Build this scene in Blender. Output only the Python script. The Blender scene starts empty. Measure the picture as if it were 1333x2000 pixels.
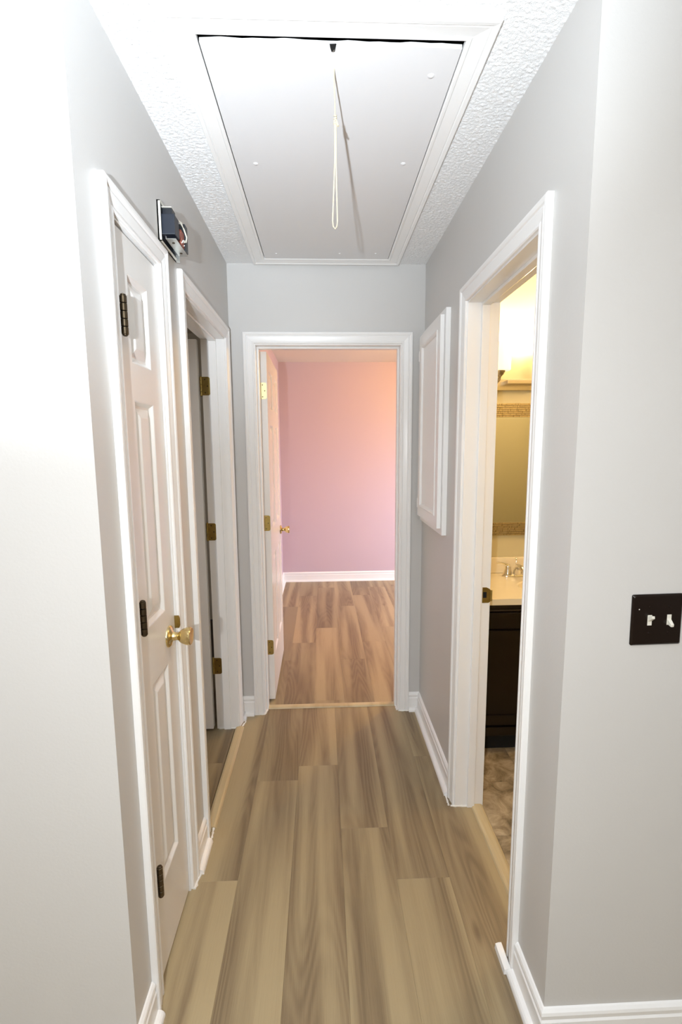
import bpy, math, random
from mathutils import Vector, Matrix, noise
random.seed(7)
scene = bpy.context.scene
col = scene.collection
R = math.radians

# ------------------------------------------------------------------ camera
CAM_Z = 1.5216
pitch, yaw, roll = R(7.777), R(2.1936), R(-0.3996)
fwd = Vector((math.sin(yaw)*math.cos(pitch), math.cos(yaw)*math.cos(pitch), -math.sin(pitch)))
rgt = Vector((math.cos(yaw), -math.sin(yaw), 0))
upv = rgt.cross(fwd)
r2 = rgt*math.cos(roll) + upv*math.sin(roll)
u2 = upv*math.cos(roll) - rgt*math.sin(roll)
cam = bpy.data.cameras.new('camera')
cam.sensor_fit = 'HORIZONTAL'; cam.sensor_width = 24.0
cam.lens = 952.52/1333*24.0
cam.clip_start = 0.02
cam_o = bpy.data.objects.new('camera', cam); col.objects.link(cam_o)
m3 = Matrix((r2, u2, -fwd)).transposed()
cam_o.matrix_world = Matrix.Translation((0, 0, CAM_Z)) @ m3.to_4x4()
scene.camera = cam_o

# ------------------------------------------------------------------ world, lights, exposure
world = bpy.data.worlds.new('world'); scene.world = world
world.use_nodes = True
world.node_tree.nodes['Background'].inputs[0].default_value = (0.5, 0.55, 0.65, 1)
world.node_tree.nodes['Background'].inputs[1].default_value = 0.02
vs = scene.view_settings
vs.view_transform = 'Standard'; vs.look = 'None'; vs.gamma = 1.0
vs.use_curve_mapping = False
vs.exposure = 0.0

def light(name, kind, loc, energy, color, target=None, **kw):
    l = bpy.data.lights.new(name, kind); l.energy = energy; l.color = color
    for k, v in kw.items(): setattr(l, k, v)
    o = bpy.data.objects.new(name, l); col.objects.link(o); o.location = loc
    if target is not None:
        o.rotation_euler = (Vector(target)-Vector(loc)).to_track_quat('-Z', 'Y').to_euler()
    return o
# photographer's flash beside the camera: a beam tipped up to bounce off the ceiling, and the bare spill of its head
FLASH = (-0.19, -0.30, 1.55)
light('flash_beam', 'SPOT', FLASH, 330, (0.80, 0.90, 1.0), target=(-0.40, 0.63, 2.50),
      spot_size=R(98), spot_blend=1.0, shadow_soft_size=0.014)
light('flash_spill', 'POINT', FLASH, 60, (0.95, 0.98, 1.0), shadow_soft_size=0.014)
# unseen soft fill added under the front room ceiling for ambient light
light('front_room_fill', 'AREA', (0.1, -0.9, 2.41), 18, (1.0, 0.97, 0.95), target=(0.1, -0.9, 0), shape='DISK', size=1.2)
# bedroom ceiling lamp (bulb under the fixture built below)
light('bedroom_lamp', 'POINT', (1.42, 4.07, 2.22), 67, (1.0, 0.60, 0.16), shadow_soft_size=0.07)
# cool fill added unseen low at the bedroom's right, imitating daylight
light('bedroom_cool_fill', 'AREA', (2.52, 4.25, 0.85), 56, (0.66, 0.78, 1.0), target=(-0.3, 5.2, 0.0), shape='RECTANGLE', size=1.1, size_y=1.0, spread=R(125))
# unseen fill added in the left bedroom to brighten its open door
light('study_fill', 'AREA', (-2.0, 1.72, 1.25), 15, (0.95, 0.96, 1.0), target=(-1.6, 3.6, 1.0), shape='RECTANGLE', size=1.0, size_y=1.0)
# bathroom: globe lamp on the ceiling
light('bathroom_lamp', 'POINT', (1.50, 1.90, 2.27), 19.5, (1.0, 0.68, 0.38), shadow_soft_size=0.07)

# ------------------------------------------------------------------ materials
def srgb(r, g, b):
    def c(x):
        x /= 255.0
        return x/12.92 if x <= 0.04045 else ((x+0.055)/1.055)**2.4
    return (c(r), c(g), c(b), 1)
MATS = {}
def newmat(name):
    m = bpy.data.materials.new(name); m.use_nodes = True
    nt = m.node_tree; b = nt.nodes['Principled BSDF']
    MATS[name] = m
    return m, nt, b
def paint(name, color, rough=0.5, bump=0.0, scale=220, metal=0.0, coat=0.0, spec=0.5, vary=0.0, vscale=3.0, detail=3):
    m, nt, b = newmat(name)
    b.inputs['Base Color'].default_value = color
    b.inputs['Roughness'].default_value = rough
    b.inputs['Metallic'].default_value = metal
    b.inputs['Specular IOR Level'].default_value = spec
    b.inputs['Coat Weight'].default_value = coat
    g = nt.nodes.new('ShaderNodeNewGeometry')
    if bump:
        n = nt.nodes.new('ShaderNodeTexNoise'); n.inputs['Scale'].default_value = scale; n.inputs['Detail'].default_value = detail
        nt.links.new(g.outputs['Position'], n.inputs['Vector'])
        bp = nt.nodes.new('ShaderNodeBump'); bp.inputs['Strength'].default_value = bump; bp.inputs['Distance'].default_value = 0.002
        nt.links.new(n.outputs['Fac'], bp.inputs['Height']); nt.links.new(bp.outputs['Normal'], b.inputs['Normal'])
    n2 = nt.nodes.new('ShaderNodeTexNoise'); n2.inputs['Scale'].default_value = vscale; n2.inputs['Detail'].default_value = 4
    nt.links.new(g.outputs['Position'], n2.inputs['Vector'])
    mix = nt.nodes.new('ShaderNodeMix'); mix.data_type = 'RGBA'
    mix.inputs['A'].default_value = [c*(1-vary) for c in color[:3]]+[1]
    mix.inputs['B'].default_value = [min(1, c*(1+vary)) for c in color[:3]]+[1]
    nt.links.new(n2.outputs['Fac'], mix.inputs['Factor']); nt.links.new(mix.outputs['Result'], b.inputs['Base Color'])
    return m
WALL = paint('wall_paint', (0.60, 0.585, 0.565, 1), 0.42, bump=0.12, scale=160, vary=0.02)
TRIM = paint('trim_paint', (0.86, 0.85, 0.835, 1), 0.28, bump=0.05, scale=60, vary=0.015)
DOORP = paint('door_paint', (0.80, 0.78, 0.75, 1), 0.25, bump=0.05, scale=90, vary=0.015)
HATCH = paint('hatch_paint', (0.74, 0.73, 0.73, 1), 0.55, bump=0.05, scale=120, vary=0.02)
POP = paint('popcorn_paint', (0.84, 0.84, 0.84, 1), 0.9, bump=0.8, scale=330, vary=0.03, vscale=60)
LILAC = paint('lilac_paint', (0.56, 0.435, 0.485, 1), 0.6, bump=0.08, scale=140, vary=0.015)
LAMPTINT = paint('bedroom_ceiling_lamp_tint', (0.80, 0.73, 0.62, 1), 0.9, bump=0.6, scale=240)  # white ceiling tinted warm, the lamp's orange glow put into its colour
TAN = paint('bathroom_paint', (0.62, 0.56, 0.35, 1), 0.5, bump=0.08, scale=140)
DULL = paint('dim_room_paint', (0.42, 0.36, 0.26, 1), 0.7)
SUB = paint('subfloor', (0.06, 0.045, 0.03, 1), 0.9)
BLACK = paint('black_plastic', (0.012, 0.014, 0.018, 1), 0.38)
NAVY = paint('dark_blue_plastic', (0.013, 0.017, 0.027, 1), 0.4)
DARK = paint('shade_black', (0.004, 0.004, 0.004, 1), 0.9)  # near-black, the shade of holes and recesses put into the colour
BRASS = paint('polished_brass', (0.74, 0.59, 0.29, 1), 0.18, metal=1.0, vary=0.06, vscale=40)
PALEBRASS = paint('pale_brass', (0.58, 0.52, 0.30, 1), 0.42, metal=1.0, vary=0.08, vscale=60)
OLDBRASS = paint('aged_brass', (0.36, 0.27, 0.09, 1), 0.34, metal=1.0, vary=0.25, vscale=60)
BRONZE = paint('dark_bronze', (0.11, 0.085, 0.055, 1), 0.3, metal=1.0, vary=0.3, vscale=80)
STEEL = paint('galvanised_steel', (0.52, 0.52, 0.49, 1), 0.35, metal=1.0, vary=0.1, vscale=50)
CHROME = paint('chrome', (0.86, 0.84, 0.80, 1), 0.09, metal=1.0)
NICKEL = paint('brushed_nickel', (0.62, 0.56, 0.45, 1), 0.25, metal=1.0)
MIRROR = paint('mirror_glass', (0.74, 0.77, 0.76, 1), 0.015, metal=1.0)
ESPRESSO = paint('espresso_wood', (0.0045, 0.0016, 0.0012, 1), 0.30, bump=0.1, scale=70, vary=0.3, vscale=30)
CREAM = paint('cultured_marble', (0.88, 0.79, 0.58, 1), 0.16, vary=0.04, vscale=9)
BROWN = paint('brown_bakelite', (0.010, 0.0055, 0.004, 1), 0.24, spec=0.3)
IVORY = paint('ivory_plastic', (0.74, 0.71, 0.62, 1), 0.3)
STRING = paint('cotton_string', (0.62, 0.54, 0.38, 1), 0.9, bump=0.8, scale=900, vary=0.12, vscale=200)
COPPERY = paint('coil_varnish', (0.30, 0.075, 0.045, 1), 0.4, bump=0.6, scale=500, vary=0.4, vscale=160)
WIRE = paint('wire_insulation', (0.75, 0.72, 0.62, 1), 0.4)
MOSAIC = paint('mosaic_foil', (0.66, 0.55, 0.35, 1), 0.22, metal=0.9, vary=0.25, vscale=55)
GROUT = paint('mosaic_grout', (0.30, 0.23, 0.13, 1), 0.6)
WOODSTRIP = None

def emis(name, color, strength, base=(0.9, 0.85, 0.7, 1)):
    m, nt, b = newmat(name)
    b.inputs['Base Color'].default_value = base
    b.inputs['Emission Color'].default_value = color
    b.inputs['Emission Strength'].default_value = strength
    b.inputs['Roughness'].default_value = 0.4
    return m
SHADE = emis('lit_opal_glass', (1.0, 0.90, 0.58, 1), 1.0)
DOME = emis('lit_dome_glass', (1.0, 0.70, 0.36, 1), 5)

def wood(name, dark, light, warm):
    m, nt, b = newmat(name)
    N = nt.nodes.new; Lk = nt.links.new
    tc = N('ShaderNodeTexCoord'); oi = N('ShaderNodeObjectInfo')
    sep = N('ShaderNodeSeparateColor'); Lk(oi.outputs['Color'], sep.inputs[0])
    comb = N('ShaderNodeCombineXYZ')
    def mth(op, a, bb=None, c=None):
        n = N('ShaderNodeMath'); n.operation = op
        for i, x in enumerate((a, bb, c)):
            if x is None: continue
            if isinstance(x, (int, float)): n.inputs[i].default_value = x
            else: Lk(x, n.inputs[i])
        return n.outputs[0]
    Lk(mth('MULTIPLY', sep.outputs[0], 31.0), comb.inputs[0]); Lk(mth('MULTIPLY', sep.outputs[1], 47.0), comb.inputs[1])
    add = N('ShaderNodeVectorMath'); add.operation = 'ADD'
    Lk(tc.outputs['Object'], add.inputs[0]); Lk(comb.outputs[0], add.inputs[1])
    def stretched(sx, sy):
        mp = N('ShaderNodeMapping'); mp.inputs['Scale'].default_value = (sx, sy, 1.0); Lk(add.outputs[0], mp.inputs['Vector']); return mp.outputs[0]
    def nz(vec, detail=2, rough=0.5, dist=0.0):
        n = N('ShaderNodeTexNoise'); n.inputs['Scale'].default_value = 1.0; n.inputs['Detail'].default_value = detail
        n.inputs['Roughness'].default_value = rough; n.inputs['Distortion'].default_value = dist
        Lk(vec, n.inputs['Vector']); return n.outputs['Fac']
    band = nz(stretched(11, 0.55), 1.5)
    contour = nz(stretched(9, 0.9), 1.0, 0.4)
    rings = mth('SINE', mth('MULTIPLY', contour, 95.0))
    rings = mth('MULTIPLY', mth('ADD', rings, 1.0), 0.5)
    fine = nz(stretched(420, 5), 4, 0.6)
    pores = nz(stretched(900, 22), 2, 0.6)
    vor = N('ShaderNodeTexVoronoi'); vor.inputs['Scale'].default_value = 1.0
    wv = N('ShaderNodeMapping'); wv.inputs['Scale'].default_value = (4.6, 1.55, 1.0); Lk(add.outputs[0], wv.inputs['Vector']); Lk(wv.outputs[0], vor.inputs['Vector'])
    mr = N('ShaderNodeMapRange'); mr.interpolation_type = 'SMOOTHSTEP'
    mr.inputs['From Min'].default_value = 0.015; mr.inputs['From Max'].default_value = 0.10
    mr.inputs['To Min'].default_value = 0.62; mr.inputs['To Max'].default_value = 0.0
    Lk(vor.outputs['Distance'], mr.inputs['Value'])
    ramp = N('ShaderNodeMapRange'); ramp.interpolation_type = 'SMOOTHSTEP'
    ramp.inputs['From Min'].default_value = 0.36; ramp.inputs['From Max'].default_value = 0.62
    Lk(band, ramp.inputs['Value'])
    # darkness = 0.62*band + rings*bandmask + fine
    d = mth('MULTIPLY', ramp.outputs[0], 0.62)
    d = mth('ADD', d, mth('MULTIPLY', mth('MULTIPLY', rings, ramp.outputs[0]), 0.22))
    d = mth('ADD', d, mth('MULTIPLY', mth('SUBTRACT', fine, 0.5), 0.55))
    d = mth('ADD', d, mth('MULTIPLY', mth('SUBTRACT', pores, 0.5), 0.25))
    d = mth('ADD', d, mr.outputs[0])
    mix = N('ShaderNodeMix'); mix.data_type = 'RGBA'; mix.clamp_factor = True
    mix.inputs['A'].default_value = light; mix.inputs['B'].default_value = dark
    Lk(d, mix.inputs['Factor'])
    tone = mth('ADD', mth('MULTIPLY', sep.outputs[2], 0.6), 0.7)
    mul = N('ShaderNodeMix'); mul.data_type = 'RGBA'; mul.blend_type = 'MULTIPLY'; mul.inputs['Factor'].default_value = 1.0
    cc = N('ShaderNodeCombineColor')
    Lk(tone, cc.inputs[0]); Lk(tone, cc.inputs[1]); Lk(tone, cc.inputs[2])
    Lk(mix.outputs['Result'], mul.inputs['A']); Lk(cc.outputs[0], mul.inputs['B'])
    Lk(mul.outputs['Result'], b.inputs['Base Color'])
    b.inputs['Roughness'].default_value = 0.42
    bp = N('ShaderNodeBump'); bp.inputs['Strength'].default_value = 0.18; bp.inputs['Distance'].default_value = 0.001
    Lk(fine, bp.inputs['Height']); Lk(bp.outputs['Normal'], b.inputs['Normal'])
    return m
PLANK = wood('vinyl_plank', (0.148, 0.101, 0.057, 1), (0.375, 0.297, 0.172, 1), 0)
STRIPW = wood('threshold_wood', (0.42, 0.33, 0.19, 1), (0.56, 0.46, 0.28, 1), 0)

def tilemat():
    m, nt, b = newmat('stone_vinyl')
    N = nt.nodes.new; Lk = nt.links.new
    tc = N('ShaderNodeTexCoord'); oi = N('ShaderNodeObjectInfo')
    cb = N('ShaderNodeVectorMath'); cb.operation = 'ADD'
    sc_ = N('ShaderNodeVectorMath'); sc_.operation = 'SCALE'; sc_.inputs['Scale'].default_value = 23.0
    Lk(oi.outputs['Color'], sc_.inputs[0]); Lk(sc_.outputs[0], cb.inputs[1]); Lk(tc.outputs['Object'], cb.inputs[0])
    n = N('ShaderNodeTexNoise'); n.inputs['Scale'].default_value = 11; n.inputs['Detail'].default_value = 9; n.inputs['Roughness'].default_value = 0.68; n.inputs['Distortion'].default_value = 0.8
    Lk(cb.outputs[0], n.inputs['Vector'])
    cr = N('ShaderNodeValToRGB')
    e = cr.color_ramp.elements
    e[0].position = 0.30; e[0].color = (0.09, 0.065, 0.04, 1)
    e[1].position = 0.72; e[1].color = (0.58, 0.49, 0.36, 1)
    x = cr.color_ramp.elements.new(0.46); x.color = (0.30, 0.235, 0.15, 1)
    x = cr.color_ramp.elements.new(0.56); x.color = (0.43, 0.345, 0.23, 1)
    Lk(n.outputs['Fac'], cr.inputs[0]); Lk(cr.outputs[0], b.inputs['Base Color'])
    b.inputs['Roughness'].default_value = 0.38
    return m
TILE = tilemat()

# ------------------------------------------------------------------ geometry helpers
WLOC = {}
def link(o, parent, world):
    col.objects.link(o)
    WLOC[o] = Vector(world)
    if parent is not None:
        o.parent = parent; o.location = Vector(world) - WLOC[parent]
    else:
        o.location = world
    return o
def tag(o, label=None, cat=None, group=None, kind=None):
    if label: o['label'] = label
    if cat: o['category'] = cat
    if group: o['group'] = group
    if kind: o['kind'] = kind
    return o
def empty(name, loc):
    o = bpy.data.objects.new(name, None); o.empty_display_size = 0.05
    return link(o, None, loc)

class MB:
    def __init__(s): s.v = []; s.f = []
    def add(s, vs, fs):
        k = len(s.v); s.v += [Vector(p) for p in vs]; s.f += [tuple(i+k for i in f) for f in fs]; return s
    def box(s, x0, x1, y0, y1, z0, z1):
        return s.add([(x0,y0,z0),(x1,y0,z0),(x1,y1,z0),(x0,y1,z0),(x0,y0,z1),(x1,y0,z1),(x1,y1,z1),(x0,y1,z1)],
                     [(0,3,2,1),(4,5,6,7),(0,1,5,4),(1,2,6,5),(2,3,7,6),(3,0,4,7)])
    def sweep(s, P0, P1, o, n, prof, mA=0, mB=0, kA=0, kB=0):
        """profile points (d along o, h along n) swept from P0 to P1; m: mitre by d, k: mitre by h"""
        P0, P1, o, n = map(Vector, (P0, P1, o, n)); t = (P1-P0).normalized()
        a = [P0+o*d+n*h-t*(mA*d+kA*h) for d, h in prof]; b = [P1+o*d+n*h+t*(mB*d+kB*h) for d, h in prof]
        c = len(prof); fs = [(i, (i+1) % c, (i+1) % c+c, i+c) for i in range(c)]
        fs += [tuple(range(c-1, -1, -1)), tuple(range(c, 2*c))]
        if (o.cross(n)).dot(t) < 0: fs = [tuple(reversed(f)) for f in fs]
        return s.add(a+b, fs)
    def lathe(s, c, axis, prof, seg=24):
        c = Vector(c); ax = Vector(axis).normalized()
        e1 = ax.orthogonal().normalized(); e2 = ax.cross(e1)
        vs = []
        for r, h in prof:
            for i in range(seg):
                a = 2*math.pi*i/seg; vs.append(c+ax*h+(e1*math.cos(a)+e2*math.sin(a))*r)
        fs = []
        for j in range(len(prof)-1):
            for i in range(seg):
                k = (i+1) % seg; fs.append((j*seg+i, j*seg+k, (j+1)*seg+k, (j+1)*seg+i))
        fs.append(tuple(range(seg-1, -1, -1))); fs.append(tuple((len(prof)-1)*seg+i for i in range(seg)))
        return s.add(vs, fs)
    def tube(s, pts, r, seg=8, closed=False):
        pts = [Vector(p) for p in pts]; n = len(pts); vs = []; fs = []
        rr = r if isinstance(r, (list, tuple)) else [r]*n
        prev = None
        for i, p in enumerate(pts):
            if closed: t = (pts[(i+1) % n]-pts[i-1]).normalized()
            else: t = (pts[min(i+1, n-1)]-pts[max(i-1, 0)]).normalized()
            if prev is None: e = t.orthogonal().normalized()
            else: e = (prev - t*prev.dot(t)).normalized()
            prev = e; g = t.cross(e)
            for k in range(seg):
                a = 2*math.pi*k/seg; vs.append(p+(e*math.cos(a)+g*math.sin(a))*rr[i])
        m = n if closed else n-1
        for i in range(m):
            j = (i+1) % n
            for k in range(seg):
                l = (k+1) % seg; fs.append((i*seg+k, i*seg+l, j*seg+l, j*seg+k))
        if not closed:
            fs.append(tuple(range(seg-1, -1, -1))); fs.append(tuple((n-1)*seg+k for k in range(seg)))
        return s.add(vs, fs)
    def poly(s, pts, n, th):
        """flat polygon extruded along n"""
        n = Vector(n)*th; c = len(pts); a = [Vector(p) for p in pts]
        fs = [tuple(range(c-1, -1, -1)), tuple(range(c, 2*c))]+[(i, (i+1) % c, (i+1) % c+c, i+c) for i in range(c)]
        return s.add(a+[p+n for p in a], fs)
    def xf(s, M):
        s.v = [M @ p for p in s.v]; return s
    def build(s, name, mat, parent=None, smooth=False, bevel=0, seg=2, origin=None):
        lo = Vector([min(p[i] for p in s.v) for i in range(3)]); hi = Vector([max(p[i] for p in s.v) for i in range(3)])
        c = Vector(origin) if origin is not None else (lo+hi)/2
        me = bpy.data.meshes.new(name); me.from_pydata([p-c for p in s.v], [], s.f)
        me.validate(); me.materials.append(mat)
        import bmesh
        bm = bmesh.new(); bm.from_mesh(me); bmesh.ops.recalc_face_normals(bm, faces=bm.faces); bm.to_mesh(me); bm.free()
        if smooth:
            for p in me.polygons: p.use_smooth = True
            me.set_sharp_from_angle(angle=R(40))
        o = bpy.data.objects.new(name, me)
        if bevel:
            b = o.modifiers.new('bevel', 'BEVEL'); b.width = bevel; b.segments = seg; b.limit_method = 'ANGLE'; b.angle_limit = R(40)
        return link(o, parent, c)

def bx(name, mat, x0, x1, y0, y1, z0, z1, parent=None, bevel=0):
    return MB().box(x0, x1, y0, y1, z0, z1).build(name, mat, parent, bevel=bevel)
def rounded_rect(cx, cz, w, h, r, n=5):
    pts = []
    for (sx, sz, a0) in ((1, 1, 0), (-1, 1, 90), (-1, -1, 180), (1, -1, 270)):
        for i in range(n+1):
            a = R(a0+90*i/n); pts.append((cx+sx*(w/2-r)+r*math.cos(a), cz+sz*(h/2-r)+r*math.sin(a)))
    return pts

# key planes
XL, XR, YD, ZC = -0.471, 0.5465, 2.635, 2.44
YF = 1.035                    # wall plane on both sides of the hallway mouth
XLB, XRB, YDB = -0.586, 0.662, 2.75     # far faces of the hall walls
ZT = 2.062                    # rough opening head

def structure(o, label, cat):
    return tag(o, label, cat, kind='structure')

# ------------------------------------------------------------------ walls
w = MB()
w.box(XLB, XL, YF, 1.185, 0, 2.46).box(XLB, XL, 1.530, 1.767, 0, 2.46).box(XLB, XL, 2.511, YD, 0, 2.46)
w.box(XLB, XL, 1.185, 1.530, ZT, 2.46).box(XLB, XL, 1.767, 2.511, ZT, 2.46)
structure(w.build('wall_left', WALL), 'light grey left hallway wall with two door openings', 'wall')
w = MB()
w.box(XR, XRB, YF, 1.245, 0, 2.46).box(XR, XRB, 1.880, YD, 0, 2.46).box(XR, XRB, 1.245, 1.880, ZT, 2.46)
structure(w.build('wall_right', WALL), 'light grey right hallway wall with the bathroom opening', 'wall')
w = MB()
w.box(XLB, -0.356, YD, YDB, 0, 2.46).box(0.438, XRB, YD, YDB, 0, 2.46).box(-0.356, 0.438, YD, YDB, ZT, 2.46)
structure(w.build('wall_end', WALL), 'grey wall closing the hallway around the pink bedroom doorway', 'wall')
structure(bx('wall_front_left', WALL, -3.0, XLB, YF, 1.15, 0, 2.46), 'pale grey wall left of the hallway mouth', 'wall')
structure(bx('wall_front_right', WALL, XRB, 3.0, YF, 1.145, 0, 2.46), 'pale grey wall with the brown switch plate', 'wall')
structure(bx('wall_behind', WALL, -3.0, 3.0, -3.1, -3.0, 0, 2.46), 'grey wall behind the camera', 'wall')
structure(bx('wall_side_left', WALL, -3.1, -3.0, -3.0, 1.15, 0, 2.46), 'grey wall at the left of the front room', 'wall')
structure(bx('wall_side_right', WALL, 3.0, 3.1, -3.0, 1.145, 0, 2.46), 'grey wall at the right of the front room', 'wall')
# bedroom
YB, ZB = 5.381, 2.405
structure(bx('wall_bedroom_back', LILAC, -0.56, 2.7, YB, YB+0.1, 0, 2.46), 'lilac pink wall at the back of the bedroom', 'wall')
structure(bx('wall_bedroom_left', LILAC, -0.56, -0.452, YDB, YB, 0, 2.46), 'lilac pink bedroom wall behind the open door', 'wall')
structure(bx('wall_bedroom_right', LILAC, 2.6, 2.7, YDB, YB, 0, 2.46), 'lilac bedroom wall on the right side', 'wall')
structure(bx('wall_bedroom_front', LILAC, XRB, 2.7, YDB, YDB+0.02, 0, 2.46), 'lilac bedroom wall shared with the bathroom', 'wall')
structure(bx('ceiling_bedroom', LAMPTINT, -0.56, 2.7, YDB, YB+0.1, ZB, 2.46), 'textured ceiling of the pink bedroom', 'ceiling')
# left room, closet
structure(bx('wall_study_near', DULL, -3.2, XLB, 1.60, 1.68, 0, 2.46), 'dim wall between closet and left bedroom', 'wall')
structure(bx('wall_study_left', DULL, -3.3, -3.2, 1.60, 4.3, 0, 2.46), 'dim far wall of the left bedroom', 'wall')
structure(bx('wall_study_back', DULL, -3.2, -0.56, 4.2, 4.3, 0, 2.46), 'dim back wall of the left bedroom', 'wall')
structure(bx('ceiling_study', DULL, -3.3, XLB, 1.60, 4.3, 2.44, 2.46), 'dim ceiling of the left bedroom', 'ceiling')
# bathroom
YV = 2.655
structure(bx('wall_bathroom_back', TAN, XRB, 2.7, YV, YDB, 0, 2.46), 'warm tan bathroom wall behind the mirror', 'wall')
structure(bx('wall_bathroom_near', TAN, XRB, 2.7, 1.145, 1.155, 0, 2.44), 'tan bathroom wall seen in the mirror', 'wall')
structure(bx('wall_bathroom_right', TAN, 2.6, 2.7, 1.155, YV, 0, 2.44), 'tan bathroom wall at the far right', 'wall')
structure(bx('ceiling_bathroom', POP, XRB, 2.7, 1.155, YV, 2.44, 2.46), 'white ceiling of the bathroom', 'ceiling')

# ------------------------------------------------------------------ ceiling with popcorn texture
HX0, HX1, HY0, HY1 = -0.270, 0.340, 1.232, 2.548       # attic opening
c = MB()
gx0, gx1, gy0, gy1, st = -0.475, 0.550, 0.98, 2.638, 0.0030
nx, ny = int((gx1-gx0)/st), int((gy1-gy0)/st)
vs_, fs_ = [], []
for j in range(ny+1):
    for i in range(nx+1):
        x = gx0+(gx1-gx0)*i/nx; y = gy0+(gy1-gy0)*j/ny
        if HX0+.02 < x < HX1-.02 and HY0+.02 < y < HY1-.02: vs_.append((x, y, ZC)); continue
        h = noise.noise(Vector((x*205, y*205, 0)))*0.6+noise.noise(Vector((x*105, y*105, 7)))*0.5
        vs_.append((x, y, ZC-0.0040*max(0.0, h+0.2)))
for j in range(ny):
    for i in range(nx):
        x = gx0+(gx1-gx0)*(i+.5)/nx; y = gy0+(gy1-gy0)*(j+.5)/ny
        if HX0-0.003 < x < HX1+0.003 and HY0-0.003 < y < HY1+0.003: continue
        a = j*(nx+1)+i; fs_.append((a, a+nx+1, a+nx+2, a+1))
me = bpy.data.meshes.new('ceiling'); 
k = len(vs_)
vs_ += [(-3, -3, ZC), (3, -3, ZC), (3, 0.985, ZC), (-3, 0.985, ZC), (-3, 0.985, ZC), (gx0+.002, 0.985, ZC), (gx0+.002, 1.04, ZC), (-3, 1.04, ZC),
        (gx1-.002, 0.985, ZC), (3, 0.985, ZC), (3, 1.04, ZC), (gx1-.002, 1.04, ZC)]
fs_ += [(k, k+3, k+2, k+1), (k+4, k+7, k+6, k+5), (k+8, k+11, k+10, k+9)]
me.from_pydata(vs_, [], fs_); me.validate(); me.materials.append(POP)
for p in me.polygons: p.use_smooth = True
structure(link(bpy.data.objects.new('ceiling', me), None, (0, 0, 0)), 'white popcorn-textured ceiling around the attic hatch', 'ceiling')
# attic well above the hatch, coloured black for the shade in the gap
a = MB()
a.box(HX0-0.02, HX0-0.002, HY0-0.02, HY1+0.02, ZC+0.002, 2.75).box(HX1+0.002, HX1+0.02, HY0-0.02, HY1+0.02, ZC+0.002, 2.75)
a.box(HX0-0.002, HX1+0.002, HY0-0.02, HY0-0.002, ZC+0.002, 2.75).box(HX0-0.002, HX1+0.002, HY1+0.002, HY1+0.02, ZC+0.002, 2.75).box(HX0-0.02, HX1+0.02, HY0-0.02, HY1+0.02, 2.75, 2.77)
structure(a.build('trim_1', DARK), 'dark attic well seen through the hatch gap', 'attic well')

# ------------------------------------------------------------------ mouldings
CASING = [(0, 0), (0, .008), (.003, .0105), (.008, .0105), (.0105, .0085), (.020, .011), (.033, .0140), (.0355, .0122), (.039, .0122), (.042, .0158), (.048, .0180), (.0545, .0175), (.057, .0145), (.057, 0)]
BASE = [(0, 0), (0, .012), (.074, .012), (.079, .0085), (.086, .0095), (.093, .0115), (.100, .0095), (.106, .004), (.108, 0)]
SHOE = [(0, 0), (0, .019), (.006, .0185), (.012, .016), (.0165, .0115), (.019, .005), (.019, 0)]

def casing(parent, inner0, inner1, head, plane, axis, nrm):
    """door casing: legs at inner0/inner1 along `axis` ('x' or 'y'), in plane `plane` facing nrm"""
    def P(a, z): return (plane, a, z) if axis == 'y' else (a, plane, z)
    A = Vector((0, 1, 0)) if axis == 'y' else Vector((1, 0, 0))
    MB().sweep(P(inner0, 0.001), P(inner0, head), -A, nrm, CASING, 0, 1).build('casing_leg', TRIM, parent)
    MB().sweep(P(inner1, 0.001), P(inner1, head), A, nrm, CASING, 0, 1).build('casing_leg', TRIM, parent)
    MB().sweep(P(inner0, head), P(inner1, head), (0, 0, 1), nrm, CASING, 1, 1).build('casing_head', TRIM, parent)

# --- closet door frame (left wall)
t = empty('trim_2', (XL, 1.36, 0)); structure(t, 'white moulded casing around the narrow closet door', 'door frame')
casing(t, 1.197, 1.518, 2.046, XL, 'y', (1, 0, 0))
for y0, y1 in ((1.186, 1.203), (1.512, 1.529)): bx('jamb', TRIM, XLB, XL+.001, y0, y1, 0, 2.040, t)
bx('jamb_head', TRIM, XLB, XL+.001, 1.186, 1.529, 2.040, 2.060, t)
bx('stop', TRIM, -0.555, -0.513, 1.203, 1.512, 2.028, 2.040, t)
# --- left bedroom door frame
t = empty('trim_3', (XL, 2.14, 0)); structure(t, 'white moulded casing around the open left bedroom doorway', 'door frame')
casing(t, 1.779, 2.499, 2.046, XL, 'y', (1, 0, 0))
for y0, y1, s in ((1.768, 1.785, 1), (2.493, 2.510, -1)):
    bx('jamb', TRIM, XLB, XL+.001, y0, y1, 0, 2.040, t, bevel=.001)
    bx('stop', TRIM, -0.546, -0.510, *((y1, y1+.011) if s == 1 else (y0-.011, y0)), 0, 2.029, t, bevel=.002)
bx('jamb_head', TRIM, XLB, XL+.001, 1.768, 2.510, 2.040, 2.060, t)
bx('stop', TRIM, -0.546, -0.510, 1.785, 2.493, 2.029, 2.040, t, bevel=.002)
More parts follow.
